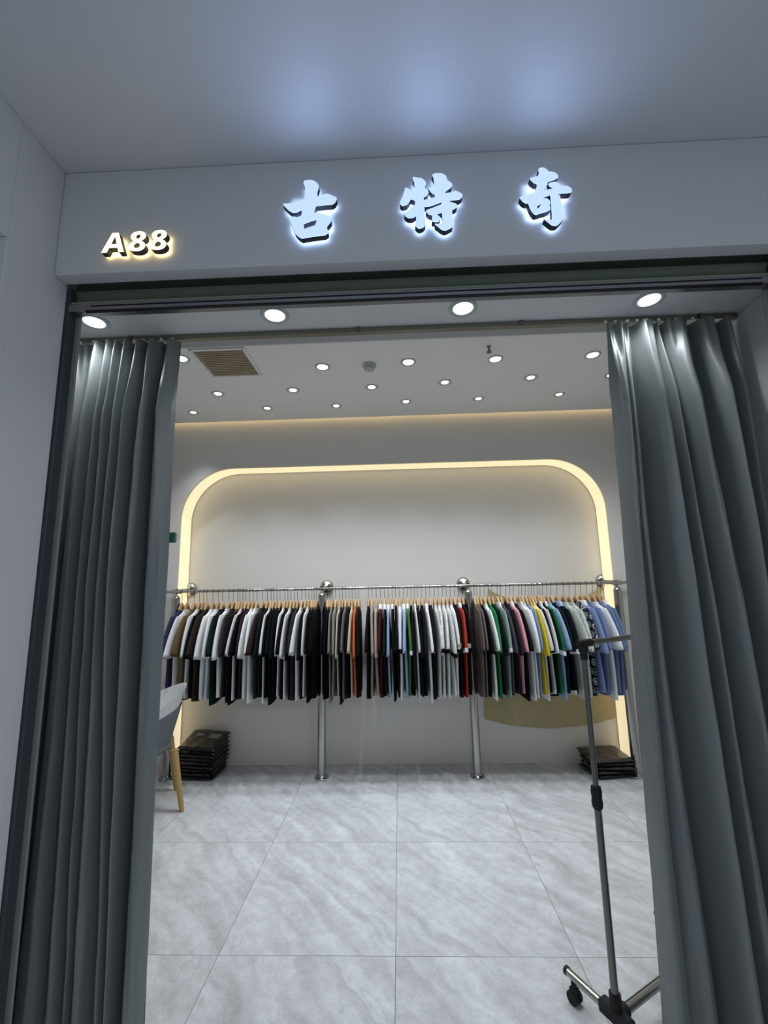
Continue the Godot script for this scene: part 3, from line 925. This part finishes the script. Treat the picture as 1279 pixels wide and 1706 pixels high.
func shirts() -> void:
	var shapes := []
	for k in 7: shapes.append(shirt_shapes(100 + k))
	var cloth := {}
	for key in TONES:
		var m := matte(TONES[key][0], 0.92, 0.25)
		if key in ["marks", "scribble", "mint", "lace", "oatmeal", "cream", "pin", "pale", "sky", "denim", "blue"]:
			m.albedo_color = Color.WHITE
			m.albedo_texture = print_picture(key)
			m.uv1_triplanar = true
			m.uv1_scale = Vector3.ONE * (6.5 if key == "marks" else 9.0)
		cloth[key] = m
	var white := matte("eceeee", 0.9, 0.25)
	var black := matte("0d0e11", 0.9, 0.25)
	var skyc := matte("a9c0e6", 0.9, 0.25)
	var patch_m := matte("c9c8b4", 0.8)
	patch_m.albedo_texture = patch_picture()
	patch_m.albedo_color = Color.WHITE
	var hm := hanger_meshes()
	var wire := metal("6b675f", 0.3)
	var list := SHIRTS.split(" ")
	var woods := [matte("b39468", 0.5), matte("a98a5e", 0.5), matte("bd9f78", 0.5)]
	for i in list.size():
		var bits := list[i].split(":")
		var key := bits[0]
		var extra := bits[1] if bits.size() > 1 else ""
		var x := SHIRT_X[i]
		var gap := 0.034
		if i > 0: gap = minf(gap + 0.02, x - SHIRT_X[i - 1])
		if i < list.size() - 1: gap = minf(gap, SHIRT_X[i + 1] - x)
		var slim := clampf(gap / 0.031, 0.72, 1.35)
		var turn := 0.0
		if x > 0.1: turn = deg_to_rad(lerpf(1.0, 9.0, clampf((x - 0.1) / 1.2, 0, 1)))
		elif x < -0.8: turn = deg_to_rad(-1.5)
		turn += deg_to_rad(rng.randf_range(-1.0, 1.0))
		var near: String
		if i == 0: near = "at the rail end beside a %s one" % tone(list[1])
		elif i == list.size() - 1: near = "at the rail end beside a %s one" % tone(list[i - 1])
		else: near = "between %s and %s ones" % [tone(list[i - 1]), tone(list[i + 1])]
		var trims := ""
		if "c" in extra and not "polo" in TONES[key][1]: trims = " with collar"
		var h := thing("hanger", "wooden hanger of the %s %s" % [tone(list[i]) + " shirt", near], "hanger", Vector3(x, RAIL_Y, RAIL_Z), turn, "wooden hangers on the wall rail")
		part("wooden_arm", hm[0], woods[i % 3], h)
		part("wire_hook", hm[1], wire, h)
		var t := thing("shirt", TONES[key][1] + trims + " hung " + near, "shirt", Vector3(x, RAIL_Y, RAIL_Z), turn, "shirts on the wall rail")
		t.scale = Vector3(slim, 1.0 + rng.randf_range(-0.015, 0.015), 1)
		var sh: Dictionary = shapes[rng.randi() % 7]
		part("body", sh.body, cloth[key], t)
		part("sleeve", sh["sleeve1"], cloth[key], t)
		part("sleeve", sh["sleeve-1"], cloth[key], t)
		if "c" in extra: part("collar", sh.polo_collar, white, t)
		elif "s" in extra: part("collar", sh.polo_collar, skyc, t)
		else: part("neckband", sh.neckband, cloth[key], t)
		if "w" in extra or "b" in extra:
			for s in ["cuff1", "cuff-1"]: part("cuff", sh[s], white if "w" in extra else black, t)
		if "h" in extra: part("hem_band", sh.hem_band, white, t)
		if "p" in extra:
			var q := MB.new()
			q.box(Vector3.ZERO, Vector3(0.022, 0.034, 0.004), 0.001)
			var o := part("patch", q.mesh(), patch_m, t)
			o.position = Vector3(0.0, -0.485, 0.333)

func tone(s: String) -> String:
	var k := s.split(":")[0]
	return {"lace": "white textured", "pin": "piped white", "sky": "light blue", "marks": "ring-print", "scribble": "black-and-white", "midnight": "midnight blue", "umber": "dark brown", "ink": "green-black", "mint": "mint", "pale": "pale green"}.get(k, k)

func patch_picture() -> ImageTexture:
	var img := Image.create(44, 64, false, Image.FORMAT_RGB8)
	img.fill(Color("d8d8c4"))
	for r in [[4, 6, 36, 6], [4, 16, 14, 12], [22, 16, 18, 5], [22, 24, 18, 4], [4, 34, 36, 5], [4, 44, 10, 14], [18, 44, 22, 4], [18, 53, 22, 5]]:
		img.fill_rect(Rect2i(r[0], r[1], r[2], r[3]), Color("22332c"))
	return ImageTexture.create_from_image(img)

# ---------------------------------------------------------------- beige sheet behind the shirts
func sheet() -> void:
	var rows := []
	var n := FastNoiseLite.new()
	n.seed = 9
	n.frequency = 1.5
	for r in 26:
		var v := r / 25.0
		var row := PackedVector3Array()
		for c in 41:
			var u := c / 40.0
			var sag := 0.15 * pow(sin(u * PI), 0.55)
			var top := lerpf(1.585, 1.575, u) - sag
			var bottom := 0.385 - 0.085 * pow(sin(u * PI), 0.8)
			var x := lerpf(lerpf(0.86, 0.758, v), lerpf(1.93, 1.955, v), u)
			var z := 0.006 * sin(u * 22.0 + v * 3.0) * (0.3 + 0.7 * v) + 0.008 * n.get_noise_2d(u * 4.0, v * 2.0)
			row.append(Vector3(x, lerpf(top, bottom, v), -4.252 + z))
		rows.append(row)
	var b := MB.new()
	b.skin(rows)
	single("cloth_sheet", b.mesh(false), matte("b3a781", 0.85, 0.3), "beige cloth sheet hung behind the coloured shirts on the wall rail", "cloth")

# ---------------------------------------------------------------- rolling rack
func rolling_rack() -> void:
	var t := thing("rolling_rack", "chrome rolling garment rack with black plastic joints behind the curtain", "clothes rack", Vector3(0.743, 0, -1.846), deg_to_rad(30.0))
	# local x runs along the rack, z across it
	var long := 0.62
	for s in 2:
		var x := s * long
		var p := MB.new()
		p.tube(PackedVector3Array([Vector3(x, 0.09, 0), Vector3(x, 0.80, 0)]), 0.0135, 16)
		part("lower_pole", p.mesh(), M.steel, t)
		var q := MB.new()
		q.tube(PackedVector3Array([Vector3(x, 0.79, 0), Vector3(x, 1.36, 0)]), 0.0105, 16)
		part("upper_pole", q.mesh(), M.steel, t)
		var c := MB.new()
		c.lathe(Vector3(x, 0, 0), PackedVector2Array([Vector2(0.014, 0.775), Vector2(0.019, 0.782), Vector2(0.021, 0.80), Vector2(0.0185, 0.815), Vector2(0.021, 0.835), Vector2(0.018, 0.856), Vector2(0.011, 0.86)]), 18)
		part("height_collar", c.mesh(false), M.rubber, t)
		var f := MB.new()
		f.tube(PackedVector3Array([Vector3(x, 0.092, -0.215), Vector3(x, 0.092, 0.165)]), 0.0145, 16)
		part("foot_bar", f.mesh(), M.chrome, t)
		var hub := MB.new()
		hub.box(Vector3(x, 0.095, 0), Vector3(0.05, 0.05, 0.13), 0.012)
		hub.tube(PackedVector3Array([Vector3(x, 0.10, 0), Vector3(x, 0.165, 0)]), 0.021, 14)
		hub.tube(PackedVector3Array([Vector3(x - (0.05 if s == 1 else 0.0), 0.095, 0), Vector3(x + (0.05 if s == 0 else 0.0), 0.095, 0)]), 0.023, 14)
		part("hub", hub.mesh(), M.rubber, t)
		for e: float in [-0.215, 0.165]:
			var cap := MB.new()
			cap.tube(PackedVector3Array([Vector3(x, 0.092, e - 0.006), Vector3(x, 0.092, e + 0.006)]), 0.016, 14)
			part("end_cap", cap.mesh(), M.rubber, t)
			var k := MB.new()
			var w: float = e - signf(e) * 0.03
			k.tube(PackedVector3Array([Vector3(x, 0.05, w), Vector3(x, 0.085, w)]), 0.011, 12)
			k.box(Vector3(x, 0.048, w), Vector3(0.034, 0.02, 0.03), 0.006)
			var ca := part("caster", k.mesh(), M.rubber, t)
			var wh := MB.new()
			for o in [-0.011, 0.011]: wh.tube(PackedVector3Array([Vector3(x + o - 0.008, 0.024, w), Vector3(x + o + 0.008, 0.024, w)]), 0.0235, 18)
			part("wheel", wh.mesh(), M.rubber, ca)
		var j := MB.new()
		j.box(Vector3(x, 1.378, 0), Vector3(0.034, 0.05, 0.034), 0.008)
		j.tube(PackedVector3Array([Vector3(x - 0.03, 1.393, 0), Vector3(x + 0.05, 1.393, 0)]), 0.0155, 14)
		j.tube(PackedVector3Array([Vector3(x, 1.33, 0), Vector3(x, 1.37, 0)]), 0.0145, 14)
		part("top_joint", j.mesh(), M.rubber, t)
	var bar := MB.new()
	bar.tube(PackedVector3Array([Vector3(0.03, 1.393, 0), Vector3(long, 1.393, 0)]), 0.0115, 16)
	part("hanging_bar", bar.mesh(), M.steel, t)
	var cr := MB.new()
	cr.tube(PackedVector3Array([Vector3(0.02, 0.095, 0), Vector3(long - 0.02, 0.095, 0)]), 0.0165, 16)
	part("cross_bar", cr.mesh(), M.chrome, t)

# ---------------------------------------------------------------- chair behind the curtain
func chair() -> void:
	# faces -x; its back rises on the +x side
	var t := thing("tub_chair", "white and grey tub chair with splayed wooden legs", "chair", Vector3(-1.9965, 0, -3.477), deg_to_rad(33.0))
	var grey := matte("6f757c", 0.85)
	var shell := MB.new()
	var pad := MB.new()
	for which in 2:
		var rows := []
		for i in 15:
			var v := i / 14.0
			var row := PackedVector3Array()
			for k in 25:
				var a := lerpf(-1.9, 1.9, k / 24.0)
				var high := 0.86 - 0.20 * pow(absf(a) / 1.9, 1.6)
				var y := lerpf(0.43, high, v) + (0.0 if which == 0 else -0.03 * v)
				var r := lerpf(0.15, 0.275, pow(v, 0.8)) - (0.016 if which == 1 else 0.0)
				row.append(Vector3(cos(a) * r, y, sin(a) * r * 1.05))
			rows.append(row)
		# rolled rim
		var row2 := PackedVector3Array()
		for k in 25:
			var p: Vector3 = rows[14][k]
			row2.append(Vector3(p.x * 1.03, p.y + 0.012, p.z * 1.03))
		if which == 0: rows.append(row2)
		(shell if which == 0 else pad).skin(rows)
	part("shell", shell.mesh(false), M.white, t)
	part("inner_lining", pad.mesh(false), M.white, t)
	# grey cover on the outside of the back, below the white rim
	var cov := MB.new()
	var crow := []
	for i in 11:
		var v := i / 10.0
		var row := PackedVector3Array()
		for k in 25:
			var a := lerpf(-1.75, 1.75, k / 24.0)
			var r := lerpf(0.15, 0.275, pow(v * 0.72, 0.8)) + 0.010
			row.append(Vector3(cos(a) * r, lerpf(0.40, 0.735 - 0.1 * pow(absf(a) / 1.75, 2.0), v), sin(a) * r * 1.05))
		crow.append(row)
	cov.skin(crow)
	part("back_cover", cov.mesh(false), grey, t)
	var seat := MB.new()
	seat.lathe(Vector3.ZERO, PackedVector2Array([Vector2(0, 0.40), Vector2(0.16, 0.40), Vector2(0.19, 0.42), Vector2(0.195, 0.45), Vector2(0.17, 0.475), Vector2(0, 0.485)]), 28)
	part("seat", seat.mesh(), grey, t)
	for s in [[0.175, 0.2, 0.27, 0.0], [0.175, -0.2, 0.27, -0.0], [-0.12, 0.2, -0.2, 0.0], [-0.12, -0.2, -0.2, 0.0]]:
		var zt: float = 0.155 * signf(s[1])
		var l := MB.new()
		l.tube(PackedVector3Array([Vector3(s[2] - 0.07 * signf(s[2]), 0.43, zt), Vector3(lerpf(s[2] - 0.07 * signf(s[2]), s[2], 0.5), 0.215, lerpf(zt, s[1], 0.5)), Vector3(s[2], 0.0, s[1])]), 0.02, 12, true, PackedFloat32Array([0.027, 0.023, 0.0165]))
		part("leg", l.mesh(), M.wood, t)

# ---------------------------------------------------------------- stacks of bagged shirts
func bag_mesh(seed_: int, sx: float, sz: float, th: float) -> ArrayMesh:
	var n := FastNoiseLite.new()
	n.seed = seed_
	n.frequency = 7.0
	var b := MB.new()
	var rows := []
	var N := 22
	for side in 2:
		rows = []
		for i in N + 1:
			var row := PackedVector3Array()
			for j in N + 1:
				var u := i / float(N) * 2 - 1
				var w := j / float(N) * 2 - 1
				var edge := (1.0 - pow(absf(u), 16)) * (1.0 - pow(absf(w), 16))
				var x := u * sx / 2 + 0.006 * n.get_noise_2d(w * 1.5, seed_)
				var z := w * sz / 2 + 0.006 * n.get_noise_2d(u * 1.5, seed_ + 9)
				var y := th * 0.5 * edge * (1.0 if side == 0 else -1.0)
				y += n.get_noise_2d(u * 0.33, w * 0.33) * 0.007 * (1.0 if side == 0 else 0.25) * (0.35 + 0.65 * edge)
				row.append(Vector3(x, y, z))
			rows.append(row)
		if side == 1: rows.reverse()
		b.skin(rows)
	return b.mesh(false)

const ORD := ["first", "second", "third", "fourth", "fifth", "sixth", "seventh", "eighth", "ninth"]

func stacks() -> void:
	var plastic := matte("0d0d10", 0.2, 0.6)
	var plastic2 := matte("17161a", 0.28, 0.6)
	var smoke := matte("3d3b39", 0.3, 0.5)
	var striped := matte("ffffff", 0.3, 0.6)
	var si := Image.create(64, 64, false, Image.FORMAT_RGB8)
	for y in 64:
		for x in 64: si.set_pixel(x, y, Color("0c0c0e") if (x + y / 8) % 16 < 10 else Color("3b3a36"))
	striped.albedo_texture = ImageTexture.create_from_image(si)
	striped.uv1_triplanar = true
	striped.uv1_scale = Vector3.ONE * 11.0
	var bags := []
	for k in 5: bags.append(bag_mesh(30 + k, 0.36, 0.29, 0.036))
	var label_m := matte("8f8f90", 0.6)
	var g := RandomNumberGenerator.new()
	g.seed = 77
	var nl := 9
	for k in nl:
		var lab: String = "black bagged shirt, %s from the floor in the stack behind the tub chair" % ORD[k]
		var top := k == nl - 1
		if top: lab = "black plastic bag with a white sticker on top of the stack behind the tub chair"
		var t := thing("shirt_bag", lab, "bag", Vector3(-1.80 + g.randf_range(-0.012, 0.012), 0.021 + k * 0.0325, -4.085 + g.randf_range(-0.012, 0.012)), deg_to_rad(-8.0 + g.randf_range(-5, 5)), "bagged shirts behind the tub chair")
		t.rotation.x = deg_to_rad(k * 1.7)
		t.rotation.z = deg_to_rad(-k * 0.25)
		part("bag", bags[k % 5], striped if top else (plastic if k % 3 else plastic2), t)
		if top:
			part("sticker", box_mesh(Vector3(0.03, 0.0185, -0.07), Vector3(0.13, 0.0215, -0.005), 0.0005), label_m, t)
			part("sticker", box_mesh(Vector3(-0.10, 0.0185, -0.06), Vector3(-0.03, 0.0215, -0.03), 0.0005), label_m, t)
	var nr := 5
	for k in nr:
		var top := k == nr - 1
		var lab: String = "black bagged shirt, %s from the floor in the low stack by the end post" % ORD[k]
		if top: lab = "smoky grey plastic bag on top of the low stack by the rack's end post"
		var t := thing("shirt_bag", lab, "bag", Vector3(1.742 + g.randf_range(-0.012, 0.012), 0.021 + k * 0.031, -4.07 + g.randf_range(-0.01, 0.01)), deg_to_rad(4.0 + g.randf_range(-6, 6)), "bagged shirts by the end post")
		t.rotation.x = deg_to_rad(k * 0.6)
		part("bag", bags[(k + 2) % 5], smoke if top else plastic, t)

# ---------------------------------------------------------------- small things
func small_things() -> void:
	var t := thing("binder_clip", "green binder clip on the edge of the grey curtain", "clip", Vector3(-0.905, 1.851, TRACK_Z + 0.03))
	var b := MB.new()
	b.prism(PackedVector2Array([Vector2(-0.012, -0.004), Vector2(0.012, -0.0105), Vector2(0.013, -0.009), Vector2(0.013, 0.009), Vector2(0.012, 0.0105), Vector2(-0.012, 0.004)]), -0.02, 0.02)
	var o := part("clip_body", b.mesh(), matte("2c6a5c", 0.4), t)
	o.rotation.x = PI / 2
	var h := MB.new()
	h.tube(PackedVector3Array([Vector3(0.011, 0.012, 0.010), Vector3(0.022, 0.006, 0.011), Vector3(0.032, 0.008, 0.012), Vector3(0.034, -0.001, 0.012), Vector3(0.032, -0.010, 0.012), Vector3(0.022, -0.007, 0.011), Vector3(0.011, -0.012, 0.010)]), 0.0009, 6)
	part("wire_lever", h.mesh(), M.steel, t)
